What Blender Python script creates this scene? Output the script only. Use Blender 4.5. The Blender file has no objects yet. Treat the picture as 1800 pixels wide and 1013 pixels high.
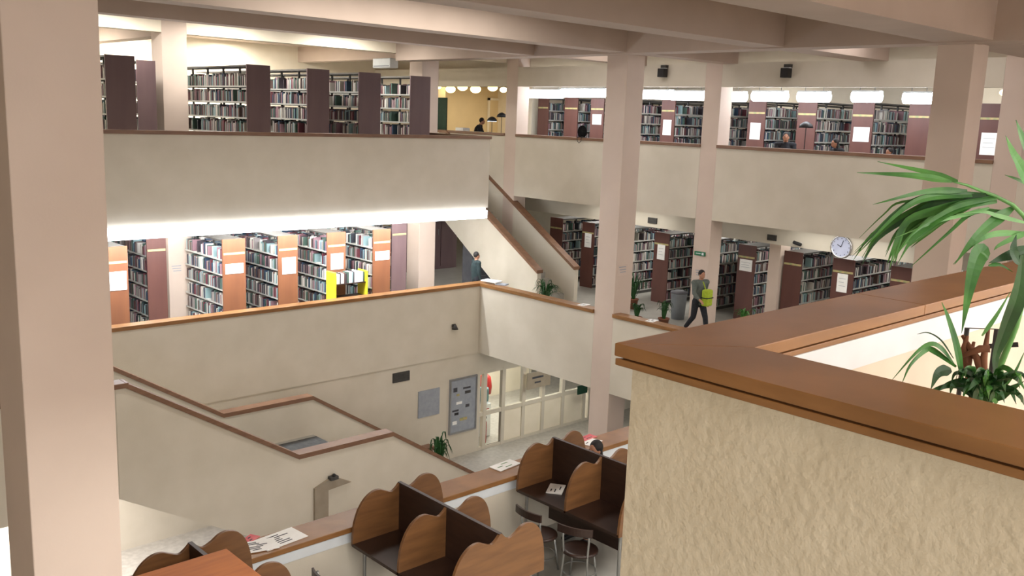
import bpy, bmesh, math, random
from mathutils import Vector, Matrix, Quaternion
random.seed(7)
sc = bpy.context.scene
COL = sc.collection

# ------------------------------------------------------------------ camera
CAM = Vector((0, 0, 1.41))
YAW, PITCH, ROLL, FPX = 0.819094675, -0.18088759, 0.0361752277, 1640.34
cy, sy, cp, sp = math.cos(YAW), math.sin(YAW), math.cos(PITCH), math.sin(PITCH)
FW = Vector((cp*cy, cp*sy, sp)); R0 = Vector((sy, -cy, 0)); U0 = R0.cross(FW)
RT = math.cos(ROLL)*R0 + math.sin(ROLL)*U0
UP = -math.sin(ROLL)*R0 + math.cos(ROLL)*U0
cd = bpy.data.cameras.new('camera'); cam = bpy.data.objects.new('camera', cd); COL.objects.link(cam)
cd.sensor_width = 36; cd.lens = 36*FPX/1800; cd.clip_start = .05; cd.clip_end = 200
m = Matrix((RT, UP, -FW)).transposed().to_4x4(); m.translation = CAM
cam.matrix_world = m
sc.camera = cam

# ------------------------------------------------------------------ world, exposure
w = bpy.data.worlds.new('world'); sc.world = w; w.use_nodes = True
bg = w.node_tree.nodes['Background']; bg.inputs[0].default_value = (1.0, .965, .96, 1); bg.inputs[1].default_value = 1.02
vs = sc.view_settings; vs.view_transform = 'Standard'; vs.look = 'None'; vs.gamma = 1; vs.exposure = 0.82
try: vs.use_curve_mapping = False
except Exception: pass

# ------------------------------------------------------------------ large lamps
def area(name, loc, sx, sy_, power, color=(1, .96, .90), rot=(0, 0, 0), spread=math.pi):
    d = bpy.data.lights.new(name, 'AREA'); d.shape = 'RECTANGLE'; d.size = sx; d.size_y = sy_
    d.energy = power; d.color = color; d.spread = spread
    o = bpy.data.objects.new(name, d); o.location = loc; o.rotation_euler = rot; COL.objects.link(o)
    return o
WARM = (1, .86, .76); COOL = (.97, .98, 1.0); NEUT = (1, .96, .90)
# ceiling lamps over the camera's side of the hall
area('hall_lamp', (-4.0, -.6, 2.7), 1.6, 2.6, 140, (1, .94, .86))
area('hall_lamp', (1.0, -4.2, 2.8), 2.5, 1.2, 230, (1, .91, .87))
area('hall_lamp', (7.0, -3.6, 2.8), 3, 1.2, 210, (1, .92, .86))
area('hall_lamp', (15.5, -2.2, 2.8), 3, 1.2, 400, (1, .90, .86))
area('hall_lamp', (3.6, -1.4, 2.8), 1.0, 1.0, 14, (1, .97, .92))
# unseen lamps over the upper left stacks (behind the deep beam)
for x in (7.6, 10.6, 13.8): area('unseen_stack_lamp', (x, 20.9, 3.42), 1.4, .3, 70, NEUT)
for x in (3.6, 7.7, 10.95, 13.95): area('unseen_stack_lamp', (x, 26.5, 3.42), .3, 4, 210, (1, .96, .88))  # unseen aisle lamps, added to brighten the stacks and back wall
# lamps over the middle left stacks: the bright strip under the balcony
area('strip_lamp', (11.2, 19.02, -1.2), 10.4, .12, 230, COOL, (math.radians(38), 0, 0))
for x in (8.7, 11.8, 14.8): area('unseen_stack_lamp', (x, 22.5, -.5), .3, 5, 110, NEUT)  # unseen, added over the aisles besides the strip
# upper right stacks
for y in (21.0, 17.0, 13.3, 10.5, 7.0): area('unseen_stack_lamp', (21.2, y, 2.1), .25, 2.4, 17, (.96, .96, 1.0), (0, math.radians(-30), 0))
for y in (18, 11): area('unseen_stack_lamp', (26, y, 3.3), 5, .3, 60, NEUT)  # unseen, added deeper in the stacks
# middle right stacks
for y in (21.5, 17, 12.5, 8.5): area('unseen_stack_lamp', (24.5, y, -.5), 4, .3, 80, NEUT)
for y in (18, 11): area('walk_lamp', (20.8, y, -1.05), .8, 3, 20, NEUT)
# lower hall
area('walk_lamp', (18.6, 20.3, -5.0), 3.4, 1.2, 85, (1, .97, .88))
area('walk_lamp', (18.5, 16.6, -5.0), 2.4, 1.2, 30, (1, .97, .88))
area('hall_lamp', (4.0, 16.8, -5.05), 3, 2.4, 210, (1, .94, .92))
area('hall_lamp', (9.0, 4.0, -.6), 5, 1.2, 115, (1, .96, .90))  # unseen lamp added to brighten the carrels and low parapet
area('hall_lamp', (3.6, 4.0, -.6), 2.4, 1.2, 90, (1, .96, .90))  # second unseen lamp added for the carrel zone
area('void_fill', (9.5, 12.0, 3.42), 5, 1.0, 150, (1, .96, .90))  # unseen fill added to lift the light in the void
area('void_fill', (17.9, 17.0, 3.42), 1.6, 5, 45, (1, .95, .92))
area('void_fill', (17.9, 9.0, 3.42), 1.6, 5, 50, (1, .95, .95))  # unseen fill added to brighten the upper right lintel
# reading room at the far end
area('reading_lamp', (26.3, 29.5, 2.8), 4, 4, 80, (1, .90, .74))

# ------------------------------------------------------------------ pixel to place
def ray(x, y): return FW + (x-900)/FPX*RT - (y-506.5)/FPX*UP
def PX(x, y, X): d = ray(x, y); return CAM + d*((X-CAM.x)/d.x)
def PY(x, y, Y): d = ray(x, y); return CAM + d*((Y-CAM.y)/d.y)
def PZ(x, y, Z): d = ray(x, y); return CAM + d*((Z-CAM.z)/d.z)
def AT(x, y, D): return CAM + ray(x, y).normalized()*D

# ------------------------------------------------------------------ materials
def lin(c): return tuple((v/255/12.92 if v/255 <= .04045 else ((v/255+.055)/1.055)**2.4) for v in c)+(1,)
def base(name, rough=.6, metal=0):
    mt = bpy.data.materials.new(name); mt.use_nodes = True
    b = mt.node_tree.nodes['Principled BSDF']; b.inputs['Roughness'].default_value = rough; b.inputs['Metallic'].default_value = metal
    return mt, mt.node_tree, b
def noise(nt, scale, detail=4, stretch=None, src='Object'):
    tc = nt.nodes.new('ShaderNodeTexCoord'); mp = nt.nodes.new('ShaderNodeMapping')
    nt.links.new(tc.outputs[src], mp.inputs[0])
    if stretch: mp.inputs['Scale'].default_value = stretch
    n = nt.nodes.new('ShaderNodeTexNoise'); n.inputs['Scale'].default_value = scale; n.inputs['Detail'].default_value = detail
    nt.links.new(mp.outputs[0], n.inputs[0]); return n
def ramp(nt, src, stops, const=False):
    r = nt.nodes.new('ShaderNodeValToRGB'); e = r.color_ramp.elements
    if const: r.color_ramp.interpolation = 'CONSTANT'
    e[0].position, e[0].color = stops[0][0], lin(stops[0][1]); e[1].position, e[1].color = stops[1][0], lin(stops[1][1])
    for p, c in stops[2:]:
        k = e.new(p); k.color = lin(c)
    nt.links.new(src, r.inputs[0]); return r
def two(name, c1, c2, scale=3, rough=.7, bump=0, bscale=40, stretch=None, metal=0, lo=.35, hi=.65, bdist=.01):
    mt, nt, b = base(name, rough, metal)
    n = noise(nt, scale, 5, stretch); r = ramp(nt, n.outputs['Fac'], [(lo, c1), (hi, c2)]); nt.links.new(r.outputs[0], b.inputs['Base Color'])
    if bump:
        n2 = noise(nt, bscale, 6); bp = nt.nodes.new('ShaderNodeBump'); bp.inputs['Strength'].default_value = bump; bp.inputs['Distance'].default_value = bdist
        nt.links.new(n2.outputs['Fac'], bp.inputs['Height']); nt.links.new(bp.outputs[0], b.inputs['Normal'])
    return mt
def emit(name, c, s):
    mt, nt, b = base(name); b.inputs['Emission Color'].default_value = lin(c); b.inputs['Emission Strength'].default_value = s
    b.inputs['Base Color'].default_value = lin(c); return mt
M = {}
M['plaster'] = two('cream_plaster', (207, 199, 182), (214, 206, 190), 1.5, .8, .12, 60)
M['rough'] = two('rough_plaster', (210, 198, 172), (218, 207, 182), 6, .9, .55, 40, bdist=.012)
M['column'] = two('column_paint', (206, 188, 174), (212, 194, 180), 1.2, .75, .06, 50)
M['ceiling'] = two('ceiling_paint', (182, 164, 150), (190, 172, 158), 1.0, .85, .05, 30)
M['white'] = two('white_paint', (218, 224, 228), (226, 232, 236), 4, .5)
M['offwhite'] = two('off_white_wall', (236, 226, 204), (242, 232, 212), 2, .8)
M['yellow_wall'] = two('yellow_wall', (222, 200, 156), (230, 208, 164), 1, .8)
M['cap'] = two('oak_cap', (130, 90, 50), (150, 106, 62), 3, .34, stretch=(1.2, 1.2, 6))
M['cap2'] = two('oak_cap_aged', (118, 86, 66), (134, 100, 76), 3, .42, stretch=(1, 1, 5))
M['capdark'] = two('groove_wood', (84, 46, 22), (96, 54, 28), 5, .5)
M['carrel'] = two('carrel_veneer', (106, 72, 44), (124, 86, 52), 2.2, .42, stretch=(1, 1, 7))
M['orange_wood'] = two('cabinet_veneer', (166, 92, 30), (184, 108, 40), 2.2, .6, stretch=(1, 7, 1))
M['darkwood'] = two('dark_wood', (44, 28, 22), (54, 36, 28), 4, .4, stretch=(1, 1, 5))
M['panel'] = two('bookcase_laminate', (118, 74, 50), (128, 82, 54), 4, .5, stretch=(1, 1, .2))
M['panel_right'] = two('brown_laminate', (88, 54, 48), (96, 60, 52), 4, .5, stretch=(1, 1, .2))
M['panel_dark'] = two('shaded_bookcase_laminate', (104, 82, 84), (112, 90, 90), 4, .55, stretch=(1, 1, .2))  # bookcase laminate with the unlit upper left shade put into its colour
M['shelf'] = two('shelf_metal', (176, 176, 170), (186, 186, 180), 5, .45)
M['post'] = two('post_metal', (70, 68, 66), (80, 78, 74), 5, .5)
M['metal'] = two('chair_metal', (150, 150, 148), (164, 164, 160), 5, .3, metal=.7)
M['black'] = two('black_plastic', (22, 22, 24), (30, 30, 32), 6, .5)
M['grey'] = two('grey_felt', (150, 156, 166), (160, 166, 174), 8, .9)
M['darkgrey'] = two('dark_grey', (62, 60, 58), (72, 70, 66), 8, .7)
M['alu'] = two('aluminium', (150, 150, 150), (160, 160, 160), 5, .35, metal=.5)
M['paper'] = two('paper', (240, 240, 236), (250, 250, 248), 5, .8)
M['ink'] = two('ink', (60, 60, 66), (80, 80, 84), 5, .8)
M['pinkpaper'] = two('pink_print', (214, 100, 110), (226, 130, 130), 5, .8)
M['terrazzo'] = two('terrazzo', (176, 172, 164), (192, 188, 180), 9, .32)
M['floor_mid'] = two('vinyl_floor', (162, 160, 152), (174, 172, 164), 3, .3)
M['floor_cream'] = two('cream_floor', (216, 204, 184), (224, 212, 192), 2, .4)
M['rubber'] = two('rubber_mat', (70, 70, 70), (84, 84, 82), 12, .8)
M['strip'] = two('label_strip', (196, 170, 120), (150, 160, 110), 12, .6)
M['green_sign'] = two('green_sign', (16, 104, 66), (22, 116, 74), 5, .5)
M['dark_green'] = two('dark_green_sign', (14, 50, 36), (20, 60, 42), 5, .5)
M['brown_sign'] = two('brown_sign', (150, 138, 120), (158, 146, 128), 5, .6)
M['leaf'] = two('palm_leaf', (40, 96, 32), (74, 134, 56), 14, .45)
M['leaf_light'] = two('palm_leaf_light', (86, 146, 76), (112, 168, 98), 12, .45)
M['leaf_dark'] = two('dark_leaf', (26, 66, 28), (40, 88, 38), 14, .5)
M['dry'] = two('dry_stalk', (96, 60, 40), (128, 84, 60), 10, .9)
M['pot'] = two('terracotta', (120, 74, 52), (134, 84, 60), 6, .8)
M['soil'] = two('soil', (46, 34, 26), (60, 44, 32), 20, .95)
M['yellow'] = two('yellow_paint', (226, 210, 40), (236, 220, 60), 4, .5)
M['teal'] = two('teal_plastic', (96, 140, 146), (110, 152, 156), 4, .5)
M['red'] = two('red_paint', (170, 36, 34), (184, 46, 40), 4, .5)
M['skin'] = two('skin', (168, 120, 94), (178, 130, 104), 8, .6)
M['hair'] = two('hair', (20, 16, 16), (32, 26, 24), 30, .7)
M['cloth_dark'] = two('dark_cloth', (24, 26, 32), (36, 38, 44), 20, .9)
M['cloth_grey'] = two('grey_cloth', (84, 92, 88), (98, 106, 100), 20, .9)
M['cloth_teal'] = two('dark_teal_cloth', (30, 44, 46), (40, 56, 58), 20, .9)
M['cloth_lime'] = two('lime_cloth', (150, 170, 40), (168, 188, 56), 20, .9)
M['eye'] = two('eye_dark', (14, 12, 12), (24, 20, 20), 9, .3)
M['clock'] = two('clock_face', (176, 182, 206), (186, 192, 214), 4, .4)
M['chrome'] = two('chrome', (200, 200, 204), (214, 214, 216), 4, .15, metal=.9)
M['bin'] = two('grey_bin', (128, 134, 140), (140, 146, 150), 4, .5)
M['binl'] = two('grey_machine', (90, 92, 98), (104, 104, 110), 4, .6)
M['tube'] = emit('lit_tube', (244, 248, 255), 12.0)
M['strip_light'] = emit('lit_strip', (240, 246, 255), 13.0)
M['globe'] = emit('lit_globe', (255, 226, 160), 4.0)
M['lampglow'] = emit('lit_lamp_white', (220, 240, 255), 3.0)
mt, nt, b = base('clear_glass', .05); b.inputs['Transmission Weight'].default_value = 1; b.inputs['IOR'].default_value = 1.1; b.inputs['Base Color'].default_value = (.95, .97, .96, 1); M['glass'] = mt
BOOKC = [(0, (62, 54, 60)), (.09, (104, 52, 60)), (.16, (52, 72, 94)), (.25, (74, 98, 88)), (.36, (150, 142, 140)), (.46, (54, 56, 64)), (.54, (188, 182, 172)), (.64, (104, 84, 78)), (.73, (138, 164, 166)), (.82, (214, 210, 202)), (.91, (150, 116, 124))]
def bookmat(name, stuff):
    mt, nt, b = base(name, .6)
    if stuff: g = nt.nodes.new('ShaderNodeNewGeometry'); s = g.outputs['Random Per Island']
    else: g = nt.nodes.new('ShaderNodeObjectInfo'); s = g.outputs['Random']
    r = ramp(nt, s, BOOKC, True); nt.links.new(r.outputs[0], b.inputs['Base Color']); return mt
M['books'] = bookmat('book_covers', True); M['book'] = bookmat('book_cover', False)

# ------------------------------------------------------------------ mesh builder
class MB:
    def __init__(s): s.v = []; s.f = []
    def raw(s, vs, fs):
        k = len(s.v); s.v += [tuple(q) for q in vs]; s.f += [tuple(i+k for i in f) for f in fs]; return s
    def box(s, x0, x1, y0, y1, z0, z1, T=None):
        v = [Vector((x, y, z)) for z in (z0, z1) for x, y in ((x0, y0), (x1, y0), (x1, y1), (x0, y1))]
        if T: v = [T @ q for q in v]
        return s.raw(v, [(0, 3, 2, 1), (4, 5, 6, 7), (0, 1, 5, 4), (1, 2, 6, 5), (2, 3, 7, 6), (3, 0, 4, 7)])
    def prism(s, poly, axis, a, b_):      # poly in the two other axes (in x,y,z order)
        def mk(p, q):
            return {'x': (q, p[0], p[1]), 'y': (p[0], q, p[1]), 'z': (p[0], p[1], q)}[axis]
        n = len(poly); v = [mk(p, a) for p in poly]+[mk(p, b_) for p in poly]
        f = [tuple(range(n)), tuple(range(2*n-1, n-1, -1))]+[(i, i+n, (i+1) % n+n, (i+1) % n) for i in range(n)]
        return s.raw(v, f)
    def tube(s, pts, r, n=8, cap=True):
        pts = [Vector(p) for p in pts]; k0 = len(s.v); m_ = len(pts)
        rs = r if isinstance(r, (list, tuple)) else [r]*m_
        prev = None
        for i, p in enumerate(pts):
            t = (pts[min(i+1, m_-1)]-pts[max(i-1, 0)]).normalized()
            if prev is None:
                a = t.orthogonal().normalized()
            else:
                a = (prev-t*prev.dot(t))
                a = a.normalized() if a.length > 1e-6 else t.orthogonal().normalized()
            prev = a; b2 = t.cross(a)
            for j in range(n):
                th = 2*math.pi*j/n; s.v.append(tuple(p+(a*math.cos(th)+b2*math.sin(th))*rs[i]))
        for i in range(m_-1):
            for j in range(n):
                s.f.append((k0+i*n+j, k0+i*n+(j+1) % n, k0+(i+1)*n+(j+1) % n, k0+(i+1)*n+j))
        if cap:
            s.f.append(tuple(k0+j for j in range(n-1, -1, -1))); s.f.append(tuple(k0+(m_-1)*n+j for j in range(n)))
        return s
    def lathe(s, prof, c=(0, 0, 0), n=20, T=None):
        k0 = len(s.v); c = Vector(c)
        for r, z in prof:
            for j in range(n):
                th = 2*math.pi*j/n; q = Vector((r*math.cos(th), r*math.sin(th), z))
                if T: q = T @ q
                s.v.append(tuple(c+q))
        for i in range(len(prof)-1):
            for j in range(n):
                s.f.append((k0+i*n+j, k0+i*n+(j+1) % n, k0+(i+1)*n+(j+1) % n, k0+(i+1)*n+j))
        s.f.append(tuple(k0+j for j in range(n-1, -1, -1))); s.f.append(tuple(k0+(len(prof)-1)*n+j for j in range(n)))
        return s
    def ball(s, c, rx, ry=None, rz=None, n=12):
        ry = ry or rx; rz = rz or rx
        prof = [(math.sin(math.pi*i/n) or 1e-4, -math.cos(math.pi*i/n)) for i in range(n+1)]
        return s.lathe([(max(p[0], 1e-3), p[1]) for p in prof], c, n*2, Matrix.Diagonal((rx, ry, rz)))
    def build(s, name, mat, parent=None, smooth=False, bevel=0):
        me = bpy.data.meshes.new(name); me.from_pydata(s.v, [], s.f); me.update()
        me.materials.append(M[mat] if isinstance(mat, str) else mat)
        if smooth: me.polygons.foreach_set('use_smooth', [True]*len(me.polygons))
        o = bpy.data.objects.new(name, me); COL.objects.link(o)
        if parent is not None: o.parent = parent
        if bevel:
            md = o.modifiers.new('bevel', 'BEVEL'); md.width = bevel; md.segments = 2; md.limit_method = 'ANGLE'
        return o
def tag(o, label, cat, group=None, kind=None):
    o['label'] = label; o['category'] = cat
    if group: o['group'] = group
    if kind: o['kind'] = kind
    return o
def thing(name, label, cat, loc=(0, 0, 0), rz=0, group=None):
    o = bpy.data.objects.new(name, None); COL.objects.link(o); o.location = loc; o.rotation_euler = (0, 0, rz)
    return tag(o, label, cat, group)
def struct(name, mb, mat, label=None, cat=None, bevel=0):
    o = mb.build(name, mat, None, False, bevel); o['kind'] = 'structure'
    o['label'] = label or name.replace('_', ' '); o['category'] = cat or name.split('_')[0].split('.')[0]
    return o
def copytree(o, parent=None):
    c = o.copy(); COL.objects.link(c)
    if parent: c.parent = parent
    for ch in list(o.children): copytree(ch, c)
    return c

UZ, MZ, GZ = 0.0, -3.9, -7.8       # the three floors
YL = 18.65                          # face of the left balconies
XM, XU = 16.25, 19.9                # faces of the middle and upper right bands

# ------------------------------------------------------------------ floors, ceiling
s = MB(); s.box(-8, 31, -7, 34, GZ-.3, GZ); struct('floor', s, 'terrazzo', 'grey ground floor at the bottom of the void', 'floor')
s = MB(); s.box(-8, 30, -7, 8.2, MZ-.4, MZ); s.box(16.4, 30, 8.2, 34, MZ-.4, MZ); s.box(-8, 16.4, 18.8, 34, MZ-.4, MZ); s.box(-8, 5.4, 14.94, 18.8, MZ-.4, MZ)
struct('floor', s, 'floor_mid', 'pale grey floor of the middle level around the void', 'floor')
s = MB(); s.box(-8, 16.5, 18.8, 34, -.4, UZ); s.box(16.5, 30, 25.1, 34, -.4, UZ); s.box(20.05, 30, -7, 25.1, -.4, UZ); s.box(-8, .25, -7, .1, -.4, UZ)
struct('floor', s, 'floor_mid', 'upper level floor behind the balcony parapets', 'floor')
s = MB(); s.box(1.75, 20.05, -7, 1.3, -.4, UZ); struct('floor', s, 'floor_cream', 'cream upper floor inside the near parapet corner', 'floor')
s = MB(); s.box(-8, 31, -7, 34, 3.5, 3.7); struct('ceiling', s, 'ceiling', 'ceiling slab above the upper level', 'ceiling')
n = 0
for y0, y1 in ((6.0, 6.95), (9.7, 10.32), (13.5, 13.98), (16.35, 16.72)):
    n += 1; s = MB(); s.box(-8, 15.72, y0, y1, 2.87, 3.5); s.box(16.25, 19.9, y0, y1, 2.89, 3.5)
    struct('trim_%d' % n, s, 'ceiling', 'long ceiling beam number %d from the camera, running to the right' % n, 'ceiling beam')
s = MB(); s.box(15.72, 16.25, -7, 21.9, 2.85, 3.5); struct('trim_5', s, 'ceiling', 'cross beam over the two free-standing columns', 'ceiling beam')
s = MB(); s.box(-8, 9.1, 21.9, 22.2, 3.06, 3.5); s.box(9.7, 16.65, 21.9, 22.2, 3.06, 3.5); s.box(17.25, 19.9, 21.9, 22.2, 3.06, 3.5); struct('trim_6', s, 'offwhite', 'pale lintel beam joining the upper left columns', 'ceiling beam')
s = MB(); s.box(9.2, 9.6, 22.2, 30, 3.0, 3.5); s.box(16.75, 17.15, 22.2, 30, 3.0, 3.5); struct('trim_7', s, 'ceiling', 'beams running back over the upper left stacks', 'ceiling beam')
s = MB()
for a, b_ in ((-7, 6.8), (7.3, 13.93), (14.43, 21.36), (21.87, 33)): s.box(XU, XU+.25, a, b_, 2.34, 2.92)
s.box(XU+.5, XU+.7, -7, 33, 2.92, 3.5)
struct('wall_right', s, 'plaster', 'deep lintel band above the upper right opening', 'wall')
# ------------------------------------------------------------------ outer walls
s = MB(); s.box(-8, 19.3, 29, 29.2, MZ, 0); s.box(-8, 23.2, 29, 29.2, 0, 3.5); struct('wall_back', s, 'offwhite', 'pale wall behind the left stacks', 'wall')
s = MB(); s.box(19.3, 31, 33, 33.2, MZ, 3.5); s.box(23.0, 23.2, 29.2, 33, 0, 3.5); struct('wall_back', s, 'yellow_wall', 'yellow back wall of the far reading room', 'wall')
s = MB(); s.box(29.5, 29.7, -7, 33, GZ, 3.5); struct('wall_right', s, 'offwhite', 'pale wall behind the right stacks', 'wall')
s = MB(); s.box(22.6, 29.5, 23.5, 23.7, 0, 3.5); struct('wall_right', s, 'offwhite', 'white end wall beside the upper right stacks', 'wall')
s = MB(); s.box(21.6, 21.75, -7, 26, -1.62, -.4); struct('wall_right', s, 'plaster', 'lintel wall with vents above the middle right stacks', 'wall')
s = MB(); s.box(-8, 16.35, 18.7, 18.9, GZ, -4.3); s.box(20.95, 29.5, 18.7, 18.9, GZ, -4.3); s.box(16.35, 20.95, 18.7, 18.9, -5.5, -4.3)
struct('wall_back', s, 'plaster', 'ground floor wall under the middle left balcony', 'wall')
s = MB(); s.box(-8.2, -8, -7, 34, GZ, 3.5); struct('wall_left', s, 'offwhite', 'unseen wall added far to the left to block light', 'wall')  # added out of view to keep world light off the left side
s = MB(); s.box(16.0, 22, 22.4, 22.6, GZ, -4.3); struct('wall_back', s, 'offwhite', 'wall behind the glazed partition', 'wall')

# ------------------------------------------------------------------ balcony bands and caps
def band(mat, boxes, capboxes, cmat, lab, nm='wall_front'):
    s = MB(); [s.box(*q) for q in boxes]; struct(nm, s, mat, lab, 'wall')
    s = MB(); [s.box(*q) for q in capboxes]; return s
n = 7
def cap(s, lab, mat='cap2', bevel=.006):
    global n
    n += 1; return struct('trim_%d' % n, s, mat, lab, 'parapet cap', bevel)
s = band('plaster', [(-8, 16.45, YL, 18.8, -.98, .85), (16.3, 16.45, 18.8, 25.1, -.98, .85)], [(-8, 16.48, 18.61, 18.86, 0.825, .9), (16.26, 16.48, 18.86, 25.1, 0.825, .9)], 0, 'upper left balcony parapet', 'wall_left')
cap(s, 'wooden cap on the upper left balcony')
cs = [(-7, 6.8), (7.3, 13.93), (14.43, 21.36), (21.87, 33)]
s = band('plaster', [(XU, XU+.15, a, b_, -1.0, .85) for a, b_ in cs], [(XU-.04, XU+.22, a, b_, 0.83, .91) for a, b_ in cs], 0, 'upper right balcony parapet between columns', 'wall_right')
cap(s, 'wooden cap on the upper right balcony')
s = band('plaster', [(4, 16.25, YL, 18.8, -4.93, -3.05)], [(4, 16.22, 18.6, 18.9, -3.085, -3.0)], 0, 'middle left balcony parapet', 'wall_left')
cap(s, 'bright oak cap on the middle left balcony', 'cap')
s = band('plaster', [(XM, XM+.15, 14.5, 18.8, -4.93, -3.05), (XM, XM+.15, 8.4, 13.9, -4.93, -3.05)], [(16.2, 16.5, 14.5, 18.9, -3.085, -2.998), (16.2, 16.5, 8.4, 13.9, -3.085, -2.998)], 0, 'middle right balcony parapet', 'wall_right')
cap(s, 'oak cap on the middle right balcony', 'cap')
s = band('plaster', [(-8, 16.4, 8.08, 8.36, -4.93, -3.06)], [(-8, 16.5, 8.0, 8.4, -3.06, -3.0)], 0, 'low parapet beside the study carrels', 'wall_front')
cap(s, 'wide oak cap beside the study carrels', 'cap')
s = MB(); s.box(-8, 16.2, 8.055, 8.08, -3.2, -3.06); cap(s, 'white trunking under the carrel-side cap', 'white', 0)
s = band('plaster', [(-8, 5.34, 14.745, 14.935, -4.95, -3.05)], [(-8, 5.4, 14.7, 14.98, -3.085, -3.0)], 0, 'parapet leading to the head of the lower stair', 'wall_left')
cap(s, 'oak cap leading to the head of the lower stair')
# near parapet
s = MB(); s.box(1.67, 1.85, -6, 1.36, -1.4, .86); struct('wall_near', s, 'rough', 'rough cream plaster parapet in the right foreground', 'wall')
s = MB(); s.box(1.85, 19.9, 1.18, 1.36, -1.4, .86); struct('wall_near', s, 'floor_cream', 'cream parapet leg behind the potted palm', 'wall')
s = MB(); s.prism([(1.63, 1.385), (1.63, -6), (1.875, -6), (1.875, 1.165)], 'z', .869, .9); s.prism([(1.632, 1.383), (1.632, -6), (1.873, -6), (1.873, 1.167)], 'z', .847, .864)
cap(s, 'broad oak cap in the right foreground', 'cap', .002)
s = MB(); s.prism([(1.63, 1.385), (1.875, 1.165), (2.79, 1.165), (2.79, 1.385)], 'z', .869, .9)
s.prism([(2.792, 1.385), (2.792, 1.165), (19.9, 1.165), (19.9, 1.385)], 'z', .869, .9)
s.box(1.874, 19.9, 1.168, 1.383, .847, .864)
cap(s, 'oak cap of the parapet leg behind the palm', 'cap', .002)
s = MB(); s.box(1.645, 1.86, -6, 1.37, .86, .871); s.box(1.86, 19.9, 1.18, 1.37, .86, .871); cap(s, 'dark groove in the foreground cap', 'capdark', 0)
s = MB(); s.box(1.85, 19.9, 1.168, 1.18, .765, .851); s.box(1.85, 19.9, 1.164, 1.168, .842, .851); cap(s, 'white trunking under the near cap', 'white', 0)

# ------------------------------------------------------------------ columns
for nm, (x0, x1, y0, y1, z0, z1) in {
    'big square column in the left foreground': (1.73, 2.33, 6.62, 7.22, MZ, 3.5),
    'tall square column at the centre rising from the ground floor': (16.25, 16.85, 13.9, 14.5, GZ, 2.87),
    'tall square column at the right in front of the upper band': (16.1, 16.7, 6.42, 7.02, GZ, 2.87),
    'two-storey column carrying the bright green exit sign': (19.9, 20.4, 13.93, 14.43, MZ, 3.5),
    'column at the far corner of the upper right band': (19.9, 20.4, 21.36, 21.87, MZ, 3.5),
    'column at the right edge of the photo': (19.9, 20.4, 6.8, 7.3, MZ, 3.5),
    'column behind the upper left parapet near the foreground column': (9.1, 9.7, 21.9, 22.5, MZ, 3.5),
    'column at the right end of the left stacks': (16.65, 17.25, 21.9, 22.5, MZ, 3.5),
    'pale pier between the middle right bookcases': (21.9, 22.4, 13.08, 13.42, MZ, -.4)}.items():
    s = MB(); s.box(x0, x1, y0, y1, z0, z1); struct('column', s, 'column', nm, 'column', .008)

# ------------------------------------------------------------------ staircases
st = thing('staircase', 'wide lower staircase with oak-capped solid sides and a half landing', 'staircase', (5.4, 14.74, GZ))
def L(q): return [(x-5.4, z-GZ) for x, z in q]
topn = [(5.2, -3.05), (5.35, -3.05), (8.48, -4.97), (10.62, -4.97), (13.75, -6.95), (14.1, -6.95)]
botn = [(14.1, GZ), (10.1, GZ), (5.2, -4.95)]
MB().prism(L(topn+botn), 'y', 0, .2).build('stringer', 'plaster', st)
topf = [(4.0, -3.05), (5.35, -3.05), (8.46, -4.97), (10.6, -4.97), (13.75, -6.95), (14.1, -6.95)]
MB().prism(L(topf+[(14.1, GZ), (10.1, GZ), (5.24, -4.95), (4.0, -4.95)]), 'y', 3.06, 3.26).build('stringer', 'plaster', st)
def capline(pts, t=.055):
    pts = [(x, z-.035) for x, z in pts]; t += .035
    return [(x, z) for x, z in pts]+[(x, z+t) for x, z in reversed(pts)]
MB().prism(L(capline([(5.35, -3.05), (8.48, -4.98), (10.62, -4.98), (13.75, -6.95), (14.12, -6.95)])), 'y', -.03, .24).build('handrail_cap', 'cap2', st)
MB().prism(L(capline([(4.0, -3.05), (5.35, -3.05), (8.46, -4.98), (10.6, -4.98), (13.75, -6.95), (14.12, -6.95)])), 'y', 3.02, 3.28).build('handrail_cap', 'cap2', st)
def flight(x0, z0, dx, dz, nst, y0, y1, ax):
    s = MB()
    for i in range(nst):
        xa, xb = x0+dx*i/nst, x0+dx*(i+1)/nst; zt = z0+dz*(i+1)/nst if dz < 0 else z0+dz*(i+1)/nst
        lo, hi = min(xa, xb), max(xa, xb)
        if ax == 'x': s.box(lo, hi, y0, y1, zt-.35, zt)
        else: s.box(y0, y1, lo, hi, zt-.35, zt)
    return s
flight(0, 3.9, 3.1, -1.95, 11, .2, 3.06, 'x').build('flight', 'floor_mid', st)
flight(5.22, 1.95, 3.1, -1.95, 11, .2, 3.06, 'x').build('flight', 'floor_mid', st)
MB().box(3.1, 5.22, .2, 3.06, 1.75, 1.95).build('landing', 'floor_mid', st)
MB().box(3.4, 5.2, .22, 2.9, 1.95, 1.965).build('mat', 'rubber', st)
st = thing('staircase', 'upper staircase with solid cream sides climbing from the middle level', 'staircase', (18.45, 18.7, MZ))
def L2(q): return [(y-18.7, z-MZ) for y, z in q]
prof = [(18.7, -2.9), (24.87, .85), (25.1, .85), (25.1, -.45), (19.95, MZ), (18.7, MZ)]
MB().prism(L2(prof), 'x', 0, .15).build('stringer', 'plaster', st)
MB().prism(L2([(18.6, -2.9), (24.75, .85), (25.1, .85), (25.1, -.98), (20.6, MZ), (18.6, MZ)]), 'x', 1.45, 1.6).build('stringer', 'plaster', st)
MB().prism(L2(capline([(18.68, -2.91), (24.86, .85), (25.1, .85)], .06)), 'x', -.04, .2).build('handrail_cap', 'cap2', st)
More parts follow.
